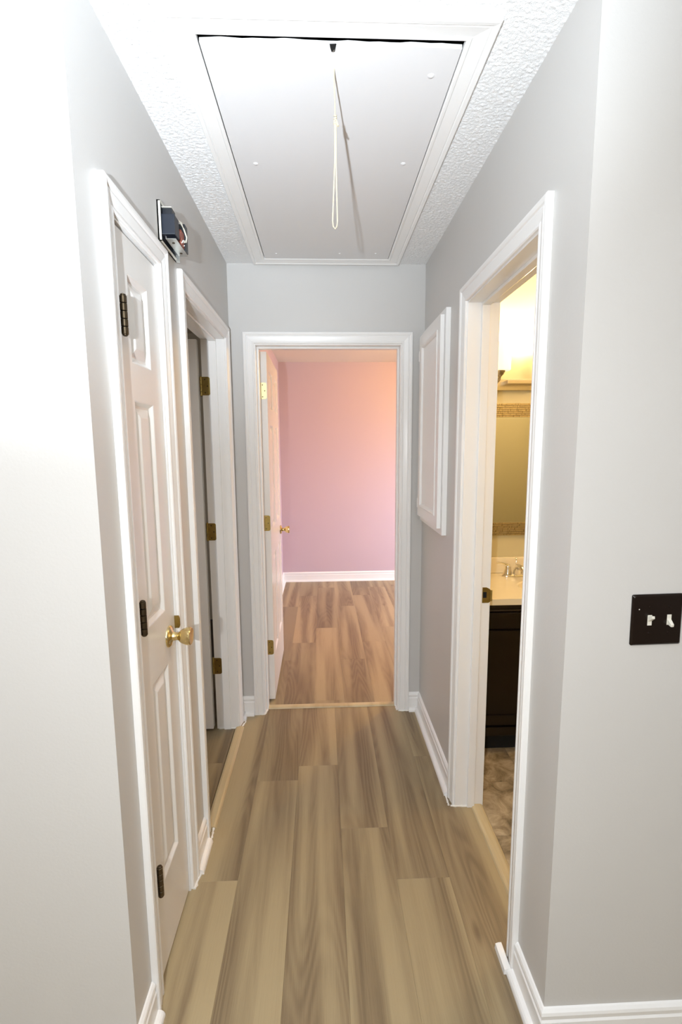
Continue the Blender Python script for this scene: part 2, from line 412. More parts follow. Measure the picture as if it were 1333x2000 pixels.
# --- end doorway frame
t = empty('trim_4', (0.04, YD, 0)); structure(t, 'white moulded casing around the pink bedroom doorway', 'door frame')
casing(t, -0.344, 0.426, 2.046, YD, 'x', (0, -1, 0))
for x0, x1, s in ((-0.355, -0.338, 1), (0.420, 0.437, -1)):
    bx('jamb', TRIM, x0, x1, YD-.001, YDB, 0, 2.040, t, bevel=.001)
    bx('stop', TRIM, *((x1, x1+.011) if s == 1 else (x0-.011, x0)), 2.676, 2.712, 0, 2.029, t, bevel=.002)
bx('jamb_head', TRIM, -0.355, 0.437, YD-.001, YDB, 2.040, 2.060, t)
bx('stop', TRIM, -0.338, 0.420, 2.676, 2.712, 2.029, 2.040, t, bevel=.002)
MB().sweep((-0.344, YDB, 0.001), (-0.344, YDB, 2.046), (-1, 0, 0), (0, 1, 0), CASING, 0, 1).build('casing_leg', TRIM, t)
MB().sweep((0.426, YDB, 0.001), (0.426, YDB, 2.046), (1, 0, 0), (0, 1, 0), CASING, 0, 1).build('casing_leg', TRIM, t)
# --- bathroom frame
t = empty('trim_5', (XR, 1.56, 0)); structure(t, 'white moulded casing around the bathroom doorway', 'door frame')
casing(t, 1.257, 1.868, 2.046, XR, 'y', (-1, 0, 0))
for y0, y1, s in ((1.246, 1.263, 1), (1.862, 1.879, -1)):
    bx('jamb', TRIM, XR-.001, XRB+.004, y0, y1, 0, 2.040, t, bevel=.001)
    bx('stop', TRIM, 0.596, 0.627, *((y1, y1+.011) if s == 1 else (y0-.011, y0)), 0, 2.029, t, bevel=.002)
bx('jamb_head', TRIM, XR-.001, XRB+.004, 1.246, 1.879, 2.040, 2.060, t)
bx('stop', TRIM, 0.596, 0.627, 1.263, 1.862, 2.029, 2.040, t, bevel=.002)
# strike plate let into the far jamb
pts = [(0.634, 0.957), (0.634, 0.893), (0.660, 0.893), (0.668, 0.900), (0.668, 0.945), (0.660, 0.952), (0.650, 0.957)]
sp = MB().poly([(x, 1.862, z) for x, z in pts], (0, -1, 0), .0016).build('strike_plate', OLDBRASS, t)
bx('latch_hole', DARK, 0.637, 0.651, 1.8598, 1.8604, 0.914, 0.938, sp)  # flat black patch painted as the shade inside the hole
MB().sweep((0.668, 1.862, 0.900), (0.668, 1.862, 0.945), (1, 0, 0), (0, -1, 0), [(0, 0), (0, .0016), (.004, .003), (.006, .001), (.004, 0)]).build('lip', OLDBRASS, sp)

# --- hatch casing on ceiling
HT = [(0, 0), (0, .010), (.004, .0125), (.010, .0125), (.013, .0105), (.030, .0125), (.044, .0145), (.047, .0130), (.050, .016), (.060, .0175), (.063, .014), (.063, 0)]
t = empty('trim_6', (0.035, 1.89, ZC)); structure(t, 'white moulded frame around the attic hatch on the ceiling', 'hatch frame')
n = (0, 0, -1); z = ZC+.001
MB().sweep((HX0, HY0, z), (HX0, HY1, z), (-1, 0, 0), n, HT, 1, 1).build('casing_side', TRIM, t)
MB().sweep((HX1, HY0, z), (HX1, HY1, z), (1, 0, 0), n, HT, 1, 1).build('casing_side', TRIM, t)
MB().sweep((HX0, HY0, z), (HX1, HY0, z), (0, -1, 0), n, HT, 1, 1).build('casing_end', TRIM, t)
MB().sweep((HX0, HY1, z), (HX1, HY1, z), (0, 1, 0), n, HT, 1, 1).build('casing_end', TRIM, t)

# --- baseboards
def baseboard(name, label, runs):
    """runs: (P0, P1, normal, kA, kB, shoe?)"""
    t = empty(name, runs[0][0]); structure(t, label, 'baseboard')
    for P0, P1, nn, kA, kB in runs:
        MB().sweep(P0, P1, (0, 0, 1), nn, BASE, 0, 0, kA, kB).build('baseboard', TRIM, t)
        q = Vector(nn)*.012
        MB().sweep(Vector(P0)+q, Vector(P1)+q, (0, 0, 1), nn, SHOE, 0, 0, kA, kB).build('shoe_molding', TRIM, t)
    return t
baseboard('baseboard_left', 'white baseboard pieces along the left hallway wall', [
    ((XL, YF, 0), (XL, 1.139, 0), (1, 0, 0), 1, 0), ((XL, 1.576, 0), (XL, 1.721, 0), (1, 0, 0), 0, 0), ((XL, 2.557, 0), (XL, YD, 0), (1, 0, 0), 0, -1)])
baseboard('baseboard_front_left', 'white baseboard on the wall left of the hallway mouth', [((-3, YF, 0), (XL, YF, 0), (0, -1, 0), 0, 1)])
tb = baseboard('baseboard_right', 'white baseboard along the right hallway wall', [
    ((XR, YF, 0), (XR, 1.199, 0), (-1, 0, 0), 1, 0), ((XR, 1.926, 0), (XR, YD, 0), (-1, 0, 0), 0, -1)])
MB().sweep((XR-.018, 1.199, 0), (XR-.018, 1.275, 0), (0, 0, 1), (-1, 0, 0), [(0, 0), (0, .020), (.016, .018), (.019, .008), (.019, 0)]).build('shoe_molding', TRIM, tb)
baseboard('baseboard_front_right', 'white baseboard under the brown switch plate', [((XR, YF, 0), (3, YF, 0), (0, -1, 0), 1, 0)])
baseboard('baseboard_end', 'short white baseboards beside the end doorway casing', [
    ((XL, YD, 0), (-0.401, YD, 0), (0, -1, 0), -1, 0), ((0.483, YD, 0), (XR, YD, 0), (0, -1, 0), 0, -1)])
baseboard('baseboard_bedroom_back', 'white baseboard along the pink bedroom wall', [((-0.452, YB, 0), (2.6, YB, 0), (0, -1, 0), -1, 0)])
baseboard('baseboard_bedroom_left', 'white baseboard on the bedroom wall behind the door', [((-0.452, YDB+.02, 0), (-0.452, YB, 0), (1, 0, 0), 0, -1)])
# caulk and paint drips at casing feet
cm = paint('caulk', (0.84, 0.82, 0.78, 1), 0.5)
def drip(parent, P0, P1, r, n=9):
    P0, P1 = Vector(P0), Vector(P1); rr = random.Random(round(P0.x*1e4+P0.y*1e3))
    pts = [P0.lerp(P1, i/n)+Vector((rr.uniform(-.3, .3)*r, rr.uniform(-.3, .3)*r, 0.3*r)) for i in range(n+1)]
    MB().tube(pts, [r*rr.uniform(.55, 1.35) for _ in pts], 7).build('caulk_bead', cm, parent, smooth=True)
T = {o.name: o for o in bpy.data.objects if o.name.startswith('trim_')}
drip(T['trim_2'], (XL+.012, 1.517, 0), (XL+.018, 1.585, 0), .005)
drip(T['trim_3'], (-.575, 2.491, 0), (-.462, 2.490, 0), .0045)
drip(T['trim_3'], (-.458, 2.492, 0), (-.440, 2.552, 0), .0045)
drip(T['trim_3'], (-.449, 1.722, 0), (-.452, 1.785, 0), .0045)
drip(T['trim_4'], (-.400, 2.618, 0), (-.340, 2.622, 0), .0045)
drip(T['trim_4'], (-.342, 2.620, 0), (-.333, 2.668, 0), .0055)
drip(T['trim_4'], (.424, 2.622, 0), (.482, 2.618, 0), .004)
drip(T['trim_4'], (.416, 2.628, 0), (.418, 2.672, 0), .005)
drip(T['trim_5'], (.528, 1.866, 0), (.612, 1.858, 0), .0045)
drip(T['trim_5'], (.522, 1.868, 0), (.524, 1.925, 0), .004)

# ------------------------------------------------------------------ floors
def floor_slab(name, label, x0, x1, y0, y1, mat=SUB, z1=-0.008):
    return structure(bx(name, mat, x0, x1, y0, y1, -0.05, z1), label, 'floor')
pmesh = {}
def plank(parent, x0, x1, y0, y1, tone, seed=None, mat=PLANK, g=0.00012):
    w_, l_ = round(x1-x0-2*g, 4), round(y1-y0-2*g, 4)
    key = (w_, l_, mat.name)
    if key not in pmesh:
        b = 0.0003; hw, hl = w_/2, l_/2
        v = [(-hw, -hl, -.008), (hw, -hl, -.008), (hw, hl, -.008), (-hw, hl, -.008), (-hw, -hl, -b), (hw, -hl, -b), (hw, hl, -b), (-hw, hl, -b),
             (-hw+b, -hl+b, 0), (hw-b, -hl+b, 0), (hw-b, hl-b, 0), (-hw+b, hl-b, 0)]
        f = [(0, 3, 2, 1), (0, 1, 5, 4), (1, 2, 6, 5), (2, 3, 7, 6), (3, 0, 4, 7), (4, 5, 9, 8), (5, 6, 10, 9), (6, 7, 11, 10), (7, 4, 8, 11), (8, 9, 10, 11)]
        me = bpy.data.meshes.new('plank'); me.from_pydata(v, [], f); me.materials.append(mat); pmesh[key] = me
    o = bpy.data.objects.new('plank', pmesh[key])
    s = seed if seed is not None else random.random()
    o.color = (s, (s*7.31) % 1.0, tone, 1)
    return link(o, parent, ((x0+x1)/2, (y0+y1)/2, 0))

fl = floor_slab('floor', 'light oak vinyl plank floor of the hallway', -0.4885, 0.6295, 0.2, 2.712)
SX = [-0.503, -0.3155, -0.128, 0.0585, 0.2470, 0.4355, 0.6240]
JO = [1.546, 2.059, 2.158, 1.763, 1.525, 2.204]
rnd = random.Random(11)
for k in range(6):
    x0, x1 = max(SX[k], -0.4885), min(SX[k+1], 0.616)
    ys = [0.2] + [y for y in (JO[k]-1.22, JO[k]) if 0.25 < y] + [2.70]
    for i in range(len(ys)-1):
        plank(fl, x0, x1, ys[i], ys[i+1], 0.38+0.3*rnd.random(), rnd.random())
fb = floor_slab('floor_bedroom', 'warm oak vinyl plank floor of the pink bedroom', -0.452, 2.6, 2.712, YB)
JB = [(4.50, 3.325), (4.83, 3.635), (5.11, 3.94)]
tones = {(0, 1): 0.12, (4, 1): 0.42, (2, 2): 0.3, (5, 1): 0.45, (5, 0): 0.6, (1, 2): 0.3}
for k in range(-1, 19):
    x0 = -0.245+0.1815*(k-1); x1 = x0+0.1815
    x0 = max(x0, -0.452); x1 = min(x1, 2.6)
    if x1-x0 < 0.02: continue
    j = JB[(k) % 3]
    ys = [2.712]+sorted(y for y in (j[0], j[1], j[1]-1.18) if y > 2.75)+[YB]
    for i in range(len(ys)-1):
        plank(fb, x0, x1, ys[i], ys[i+1], tones.get((k, i), 0.42+0.25*rnd.random()), rnd.random())
fs2 = floor_slab('floor_study', 'dim oak plank floor of the left bedroom', -3.2, -0.49, 1.60, 4.2)
for k in range(3):
    x1 = -0.490-0.1875*k; x0 = x1-0.1875
    ys = [1.69, 2.2+0.35*k, 3.4]
    for i in range(2): plank(fs2, x0, x1, ys[i], ys[i+1], 0.25+0.2*rnd.random(), rnd.random())
floor_slab('floor_study_rest', 'dim floor deeper in the left bedroom', -3.2, -1.06, 1.69, 4.2, PLANK, -0.001)
structure(bx('floor_front', PLANK, -3.0, 3.0, -3.0, 1.03, -0.06, -0.0085), 'oak plank floor of the front room', 'floor')
# bathroom tiles
ft = structure(bx('floor_bathroom', GROUT, 0.63, 2.6, 1.155, YV, -0.05, -0.0025), 'mottled stone-look vinyl tile floor of the bathroom', 'floor')
tm = None
for i in range(-1, 6):
    for j in range(-3, 3):
        x0, y0 = 0.905+0.305*(i-1), 2.003+0.305*j
        x1, y1 = x0+.305, y0+.305
        x0, x1, y0, y1 = max(x0, 0.632), min(x1, 2.6), max(y0, 1.155), min(y1, YV)
        if x1-x0 < .03 or y1-y0 < .03: continue
        o = MB().box(x0+.001, x1-.001, y0+.001, y1-.001, -.0024, 0).build('tile', TILE, ft)
        o.color = (rnd.random(), rnd.random(), rnd.random(), 1)
# thresholds
RED = [(0, 0), (.004, .006), (.012, .009), (.034, .009), (.042, .006), (.046, 0)]
def threshold(P0, P1, o, label, wdt=1.0):
    t = MB().sweep(P0, P1, o, (0, 0, 1), [(d*wdt, h) for d, h in RED]).build('threshold', STRIPW)
    t.color = (rnd.random(), rnd.random(), 0.62, 1)
    return tag(t, label, 'threshold', group='wooden doorway thresholds')
threshold((-0.442, 1.787, 0.0005), (-0.442, 2.497, 0.0005), (-1, 0, 0), 'pale wooden threshold strip under the left bedroom doorway')
threshold((-0.337, 2.676, 0.0005), (0.419, 2.676, 0.0005), (0, 1, 0), 'pale wooden threshold strip between hallway and pink bedroom', 0.92)
threshold((0.614, 1.264, 0.0005), (0.614, 1.861, 0.0005), (1, 0, 0), 'pale wooden threshold strip before the bathroom tiles', 1.1)

# ------------------------------------------------------------------ doors
PZ = [(0.25, 0.856), (1.022, 1.627), (1.720, 1.934)]
def door_leaf(parent, M, wd, ht, th, cols, mat):
    """six/three panel moulded leaf in local coords: x 0..wd, y 0..th, z 0..ht"""
    fr = MB(); z0 = 0.0
    xs = []
    e = 0
    for a_, b_ in cols: xs.append((e, a_)); e = b_
    xs.append((e, wd))
    for a_, b_ in xs: fr.box(a_, b_, 0, th, 0, ht)
    zs = []; e = 0
    for a_, b_ in PZ: zs.append((e, a_)); e = b_
    zs.append((e, ht))
    for a_, b_ in cols:
        for c_, d_ in zs: fr.box(a_, b_, 0, th, c_, d_)
    fr.xf(M).build('frame', mat, parent)
    rings = [(0, 0), (.003, .001), (.012, .010), (.018, .0105), (.040, .0030), (.043, .0025)]
    for a_, b_ in cols:
        for c_, d_ in PZ:
            p = MB()
            for side in (0, 1):
                vs, fs = [], []
                for ins, dep in rings:
                    y = dep if side == 0 else th-dep
                    vs += [(a_+ins, y, c_+ins), (b_-ins, y, c_+ins), (b_-ins, y, d_-ins), (a_+ins, y, d_-ins)]
                for r_ in range(len(rings)-1):
                    for q in range(4):
                        k = (q+1) % 4; fs.append((r_*4+q, r_*4+k, r_*4+4+k, r_*4+4+q))
                l = (len(rings)-1)*4; fs.append((l, l+1, l+2, l+3))
                p.add(vs, fs)
            p.xf(M).build('panel', mat, parent)

KNOB = [(0.0005, 0), (.0335, 0), (.0335, .003), (.031, .006), (.026, .009), (.016, .011), (.0135, .013), (.0125, .019), (.0115, .025), (.0125, .030), (.017, .034), (.0225, .042), (.0262, .052), (.0275, .060), (.0270, .066), (.0245, .0685), (.019, .0675), (.012, .0665), (.0005, .0665)]
def knob(parent, pos, axis, mat, sc=1.0):
    return MB().lathe(pos, axis, [(r*sc, h*sc) for r, h in KNOB], 32).build('knob', mat, parent, smooth=True)
def hinge(parent, pin, leaf_dir, face, zc, mat, lw=.040, h=.089, leaf_at=None, screws=True, rk=.0062):
    """hinge part: barrel at pin (x,y), leaf plate running along leaf_dir, facing `face`"""
    L, F = Vector(leaf_dir), Vector(face)
    base = Vector((pin[0], pin[1], zc)) if leaf_at is None else Vector((leaf_at[0], leaf_at[1], zc))
    r = .011; pts = [(0, -h/2), (lw-r, -h/2)]
    for i in range(1, 6): a = R(-90+90*i/5); pts.append((lw-r+r*math.cos(a), -h/2+r+r*math.sin(a)))
    for i in range(0, 6): a = R(90*i/5); pts.append((lw-r+r*math.cos(a), h/2-r+r*math.sin(a)))
    pts.append((0, h/2))
    hg = MB().poly([base+L*a+Vector((0, 0, b)) for a, b in pts], F, .0022).build('hinge', mat, parent)
    k = MB()
    for i in range(5):
        z0 = -h/2+i*h/5; k.lathe((pin[0], pin[1], zc+z0), (0, 0, 1), [(rk*.85, 0), (rk, .001), (rk, h/5-.0016), (rk*.85, h/5-.0006)], 16)
    for sgn in (-1, 1):
        k.lathe((pin[0], pin[1], zc+sgn*h/2), (0, 0, sgn), [(rk*.8, 0), (rk*.8, .002), (rk*.4, .004)], 12)
    k.build('knuckle', mat, hg, smooth=True)
    if screws:
        for a, b in ((lw*.42, h*.36), (lw*.72, 0), (lw*.42, -h*.36)):
            MB().lathe(base+L*a+Vector((0, 0, b))+F*.0022, F, [(.0034, 0), (.003, .0006), (.001, .0009)], 10).build('screw', BRONZE, hg)
    return hg

# closet door (closed, hall side flush)
d1 = empty('door_1', (XL-.004, 1.206, 0.012))
structure(d1, 'closed narrow white three-panel closet door with brass knob', 'door')
M = Matrix.Translation((XL-.004, 1.206, 0.012)) @ Matrix.Rotation(R(90), 4, 'Z')
door_leaf(d1, M, 0.303, 2.022, .035, [(.083, .222)], DOORP)
for zc in (1.830, 1.085, 0.325):
    hinge(d1, (XL+.0085, 1.2225), (0, 1, 0), (1, 0, 0), zc, BRONZE, lw=.012, screws=False, leaf_at=(XL-.004, 1.2125), rk=.0082)
tag(knob(d1, (XL-.004, 1.449, 0.945), (1, 0, 0), BRASS), 'polished brass round knob')
MB().poly([(XL-.006, 1.5105, 0.949), (XL-.006, 1.5105, 0.990), (XL+.010, 1.5105, 0.990), (XL+.0135, 1.5105, 0.981), (XL+.0135, 1.5105, 0.958), (XL+.010, 1.5105, 0.949)], (0, -1, 0), .0012).build('strike_plate', OLDBRASS, d1)

# left bedroom door (open against the room)
d2 = empty('door_2', (-0.600, 2.500, 0.016))
structure(d2, 'open white door inside the left bedroom doorway', 'door')
M = Matrix.Translation((-0.600, 2.503, 0.016)) @ Matrix.Rotation(R(180), 4, 'Z')
door_leaf(d2, M, 0.700, 2.018, .036, [(.11, .30), (.40, .59)], DOORP)
for zc in (1.816, 1.086, 0.360):
    hinge(d2, (-0.592, 2.4955), (1, 0, 0), (0, -1, 0), zc, OLDBRASS, lw=.043, leaf_at=(-0.590, 2.493))

# pink bedroom door (open, leaf runs into the room)
d3 = empty('door_3', (-0.297, 2.768, 0.014))
structure(d3, 'open white six-panel door standing in the pink bedroom', 'door')
M = Matrix.Translation((-0.297, 2.768, 0.014)) @ Matrix.Rotation(R(90.3), 4, 'Z')
door_leaf(d3, M, 0.715, 2.018, .038, [(.11, .307), (.408, .605)], DOORP)
for zc in (1.822, 1.084, 0.340):
    hinge(d3, (-0.342, 2.762), (1, 0, 0), (0, -1, 0), zc, PALEBRASS if zc > 1.5 else OLDBRASS, lw=.040, leaf_at=(-0.339, 2.768))
tag(knob(d3, (-0.298, 3.415, 0.935), (1, 0, 0), BRASS, .92), 'polished brass round knob')

# ------------------------------------------------------------------ attic hatch and cord
h = empty('attic_hatch', (0.035, 1.89, ZC)); tag(h, 'flat white attic hatch panel set in the ceiling frame', 'attic hatch')
PX0, PX1, PY0, PY1 = HX0+.003, HX1-.003, HY0+.021, HY1-.003
# panel with a ragged near edge and a notch around the hook hole
pts = [(PX0, PY1), (PX0, PY0)]
for i in range(1, 25):
    x = PX0+(PX1-PX0)*i/25
    pts.append((x, PY0+0.0012*math.sin(i*2.1)+0.0010*math.sin(i*5.3)-(0.002 if i < 11 else 0)))
pts += [(PX1, PY0+.002), (PX1, PY1)]
MB().poly([(x, y, 2.431) for x, y in pts], (0, 0, 1), .010).build('panel', HATCH, h)
hk = MB().poly([(x, y, 2.4296) for x, y in ((.029, 1.248), (.0445, 1.247), (.043, 1.258), (.0415, 1.269), (.034, 1.270), (.031, 1.259))], (0, 0, 1), .001).build('hook_slot', DARK, h)  # thin black patch in place of a shaded hole
MB().tube([(.040, 1.262, 2.4292), (.0385, 1.266, 2.4285), (.0365, 1.2675, 2.4288)], .0011, 6).build('hook', STEEL, hk)
for x, y in ((-0.203, 1.734), (0.277, 1.722), (0.283, 1.339), (-0.206, 2.483), (0.097, 2.477), (0.269, 2.474)):
    r_ = .0085 if y < 2 else .006
    MB().lathe((x, y, 2.431), (0, 0, -1), [(r_, 0), (r_*.95, .0012), (r_*.6, .0028), (r_*.1, .0034)], 14).build('bolt_head', HATCH, h, smooth=True)

cy = 1.323
cd = empty('pull_cord', (0.041, cy, 2.431)); tag(cd, 'beige knotted pull cord looped below the attic hatch', 'cord')
zk = 2.315
MB().tube([(0.041, cy, 2.434), (0.0415, cy, 2.40), (0.0425, cy, 2.36), (0.0430, cy, zk)], .0016, 8).build('strand', STRING, cd)
loop = []
zb, n_ = 2.066, 40
for i in range(n_+1):                      # down the left side, round and up the right
    t_ = i/n_
    if t_ < .45:
        s = t_/.45; z_ = zk-(zk-(zb+.018))*s; x_ = 0.0418-.0072*max(0, s-.35)/.65
    elif t_ > .55:
        s = (1-t_)/.45; z_ = zk-(zk-(zb+.018))*s; x_ = 0.0445+.0022*max(0, s-.45)/.55
    else:
        a = math.pi*(t_-.45)/.1; x_ = 0.0407-.0061*math.cos(a); z_ = zb+.018-.018*math.sin(a)
    loop.append((x_, cy+.0006*math.sin(i), z_))
MB().tube(loop, .0017, 8).build('loop', STRING, cd, smooth=True)
kn = MB()
for i in range(4):
    pts = []
    for q in range(12):
        a = 2*math.pi*q/12; pts.append((0.0432+.0030*math.cos(a), cy+.0030*math.sin(a), zk+.012-.006*i+.0015*math.sin(a+i)))
    kn.tube(pts, .0017, 6, closed=True)
kn.tube([(0.044, cy-.001, zk+.004), (0.0475, cy-.002, zk-.002), (0.0485, cy-.002, zk-.009), (0.0505, cy-.003, zk-.013)], [.0017, .0019, .0022, .0028], 7)
kn.build('knot', STRING, cd, smooth=True)

# ------------------------------------------------------------------ doorbell chime with its cover off
ch = empty('door_chime', (XL, 1.63, 2.17)); tag(ch, 'uncovered doorbell chime mechanism mounted above the closet door', 'door chime')
cy0, cy1, cz0, cz1 = 1.543, 1.718, 2.120, 2.232
b = MB().box(XL, XL+.004, cy0, cy1, cz0, cz1).box(XL, XL+.010, cy0, cy0+.0025, cz0, cz1).box(XL, XL+.010, cy0, cy1, cz0, cz0+.0025).box(XL, XL+.010, cy1-.0025, cy1, cz0, cz1).box(XL, XL+.010, cy0, cy1, cz1-.0025, cz1)
b.build('base_plate', IVORY, ch)
bx('backing', BLACK, XL+.004, XL+.007, cy0+.003, cy1-.003, cz0+.003, cz1-.003, ch)
MB().box(XL+.006, XL+.046, 1.556, 1.602, 2.143, 2.200).build('solenoid_box', NAVY, ch, bevel=.002)
MB().box(XL+.007, XL+.036, 1.570, 1.604, 2.200, 2.222).build('upper_bracket', BLACK, ch, bevel=.0015)
MB().box(XL+.007, XL+.036, 1.566, 1.604, 2.222, 2.2235).build('bracket_lip', IVORY, ch)
co = MB().lathe((XL+.026, 1.606, 2.168), (0, 1, 0), [(.010, 0), (.019, .001), (.0195, .028), (.010, .030)], 20).build('coil', COPPERY, ch, smooth=True)
MB().box(XL+.036, XL+.044, 1.628, 1.672, 2.140, 2.186).build('terminal_board', COPPERY, ch, bevel=.001)
MB().box(XL+.007, XL+.048, 1.662, 1.692, 2.134, 2.216).build('rear_box', BLACK, ch, bevel=.002)
tb_ = MB().box(XL+.016, XL+.046, 1.562, 1.698, 2.1320, 2.1335).box(XL+.016, XL+.0175, 1.562, 1.698, 2.1335, 2.140).build('bottom_bracket', STEEL, ch)
for y in (1.592, 1.672):
    MB().lathe((XL+.030, y, 2.1320), (0, 0, -1), [(.0042, 0), (.004, .0015), (.001, .002)], 12).build('screw', BRONZE, tb_)
bx('spring_clip', STEEL, XL+.008, XL+.020, 1.690, 1.694, 2.112, 2.140, ch)
for k_, (dx, dz) in enumerate(((0, 0), (.006, -.004))):
    MB().tube([(XL+.038+dx, 1.602, 2.204+dz), (XL+.042+dx, 1.622, 2.207+dz), (XL+.048, 1.650, 2.196+dz), (XL+.051, 1.668, 2.180+dz), (XL+.050, 1.664, 2.166+dz), (XL+.046, 1.650, 2.160+dz)], .0016, 6).build('wire', WIRE, ch, smooth=True)
for q in range(5):
    MB().lathe((XL+.044, 1.634+.008*q, 2.150+.006*(q % 3)), (1, 0, 0), [(.0026, 0), (.0022, .0018), (.0005, .002)], 8).build('terminal', STEEL, ch)

# ------------------------------------------------------------------ switch plate
sw = empty('switch_plate', (.753, YF, 1.126)); tag(sw, 'dark brown double toggle switch plate on the right wall', 'light switch')
Ms = Matrix.Translation((.753, YF, 1.126)) @ Matrix.Rotation(R(-0.8), 4, 'Y')
o_ = rounded_rect(0, 0, .117, .119, .004); i_ = rounded_rect(0, 0, .110, .112, .004)
p = MB(); n_ = len(o_)
p.add([(x, 0, z) for x, z in o_]+[(x, -.0025, z) for x, z in o_]+[(x, -.0055, z) for x, z in i_],
      [(i, (i+1) % n_, (i+1) % n_+n_, i+n_) for i in range(n_)]+[(i+n_, (i+1) % n_+n_, (i+1) % n_+2*n_, i+2*n_) for i in range(n_)]+[tuple(range(2*n_, 3*n_))])
p.xf(Ms).build('plate', BROWN, sw)
for x, up in ((-.0178, 1), (.0272, -1)):
    tg = MB().box(x-.0050, x+.0050, -.0060, -.0050, -.0120, .0120).xf(Ms).build('toggle_slot', IVORY, sw)
    s = up
    MB().add([(x-.0042, -.0055, .0098*s), (x+.0042, -.0055, .0098*s), (x+.0042, -.0055, -.003*s), (x-.0042, -.0055, -.003*s),
              (x-.0034, -.0175, .0135*s), (x+.0034, -.0175, .0135*s), (x+.0034, -.0185, .0075*s), (x-.0034, -.0185, .0075*s)],
             [(0, 1, 2, 3), (4, 5, 6, 7), (0, 1, 5, 4), (1, 2, 6, 5), (2, 3, 7, 6), (3, 0, 4, 7)]).xf(Ms).build('toggle', IVORY, sw, bevel=.0008)
    for z in (-.0305, .0305):
        MB().lathe((x, -.0055, z), (0, -1, 0), [(.0032, 0), (.0028, .0007), (.0008, .001)], 12).xf(Ms).build('screw', BROWN, sw)
MB().lathe((-.043, -.0055, .026), (0, -1, 0), [(.0014, 0), (.001, .0005), (.0003, .0006)], 8).xf(Ms).build('paint_speck', IVORY, sw)

# ------------------------------------------------------------------ wall cabinet in the right hallway wall
cb = empty('wall_cabinet', (XR, 2.34, 1.125)); tag(cb, 'white recessed cabinet with one panel door on the right hallway wall', 'cabinet')
f = MB()
y0, y1, z0, z1 = 2.110, 2.592, 1.122, 2.090
f.box(XR-.020, XR, y0, y0+.045, z0, z1).box(XR-.020, XR, y1-.045, y1, z0, z1).box(XR-.020, XR, y0+.045, y1-.045, z0, z0+.045).box(XR-.020, XR, y0+.045, y1-.045, z1-.045, z1)
f.build('face_frame', TRIM, cb)
dy0, dy1, dz0, dz1 = 2.132, 2.575, 1.150, 2.066
st_ = .055
d = MB()
d.box(XR-.038, XR-.021, dy0, dy0+st_, dz0, dz1).box(XR-.038, XR-.021, dy1-st_, dy1, dz0, dz1).box(XR-.038, XR-.021, dy0+st_, dy1-st_, dz0, dz0+st_).box(XR-.038, XR-.021, dy0+st_, dy1-st_, dz1-st_, dz1)
do = d.build('door', TRIM, cb)
bx('panel', TRIM, XR-.030, XR-.022, dy0+st_, dy1-st_, dz0+st_, dz1-st_, do)
MO = [(0, 0), (0, .010), (.004, .012), (.009, .0105), (.013, .006), (.015, 0)]
iy0, iy1, iz0, iz1 = dy0+st_-.004, dy1-st_+.004, dz0+st_-.004, dz1-st_+.004
px = XR-.0300
for P0, P1, o in (((px, iy0, iz0), (px, iy0, iz1), (0, 1, 0)), ((px, iy1, iz0), (px, iy1, iz1), (0, -1, 0)), ((px, iy0, iz0), (px, iy1, iz0), (0, 0, 1)), ((px, iy0, iz1), (px, iy1, iz1), (0, 0, -1))):
    MB().sweep(P0, P1, o, (-1, 0, 0), MO, -1, -1).build('moulding', TRIM, do)
for zc in (1.972, 1.215):
    hg = MB().box(XR-.026, XR-.020, dy1+.001, dy1+.013, zc-.030, zc+.030).build('hinge', TRIM, cb, bevel=.001)
    MB().lathe((XR-.036, dy1+.004, zc-.026), (0, 0, 1), [(.003, 0), (.0045, .002), (.0045, .050), (.003, .052)], 12).build('knuckle', TRIM, hg, smooth=True)

# ------------------------------------------------------------------ bathroom
VX0, VX1, VY0 = 0.690, 1.450, 2.195
v = empty('vanity_cabinet', (1.07, 2.42, 0)); tag(v, 'dark espresso bathroom vanity cabinet under the cream countertop', 'vanity')
vb = MB()
vb.box(VX0+.01, VX0+.028, VY0+.020, YV-.002, 0.10, 0.772).box(VX1-.028, VX1-.01, VY0+.020, YV-.002, 0.10, 0.772)
vb.box(VX0+.028, VX1-.028, YV-.012, YV-.002, 0.10, 0.772).box(VX0+.028, VX1-.028, VY0+.020, YV-.012, 0.10, 0.118).box(VX0+.028, VX1-.028, VY0+.020, VY0+.026, 0.118, 0.772)
vb.build('body', ESPRESSO, v)
bx('toe_kick', DARK, VX0+.01, VX1-.01, VY0+.055, YV-.01, 0.001, 0.10, v)
bx('top_rail', ESPRESSO, VX0+.01, VX1-.01, VY0+.006, VY0+.020, 0.742, 0.772, v, bevel=.002)
bx('bottom_rail', ESPRESSO, VX0+.01, VX1-.01, VY0+.002, VY0+.020, 0.100, 0.145, v, bevel=.002)
MB().sweep((VX0+.01, VY0+.006, 0.736), (VX1-.01, VY0+.006, 0.736), (0, 0, 1), (0, -1, 0), [(0, 0), (0, .004), (.004, .006), (.008, .004), (.008, 0)]).build('bead', ESPRESSO, v)
bx('drawer_front', ESPRESSO, VX0+.03, VX1-.03, VY0+.002, VY0+.020, 0.650, 0.728, v, bevel=.003)
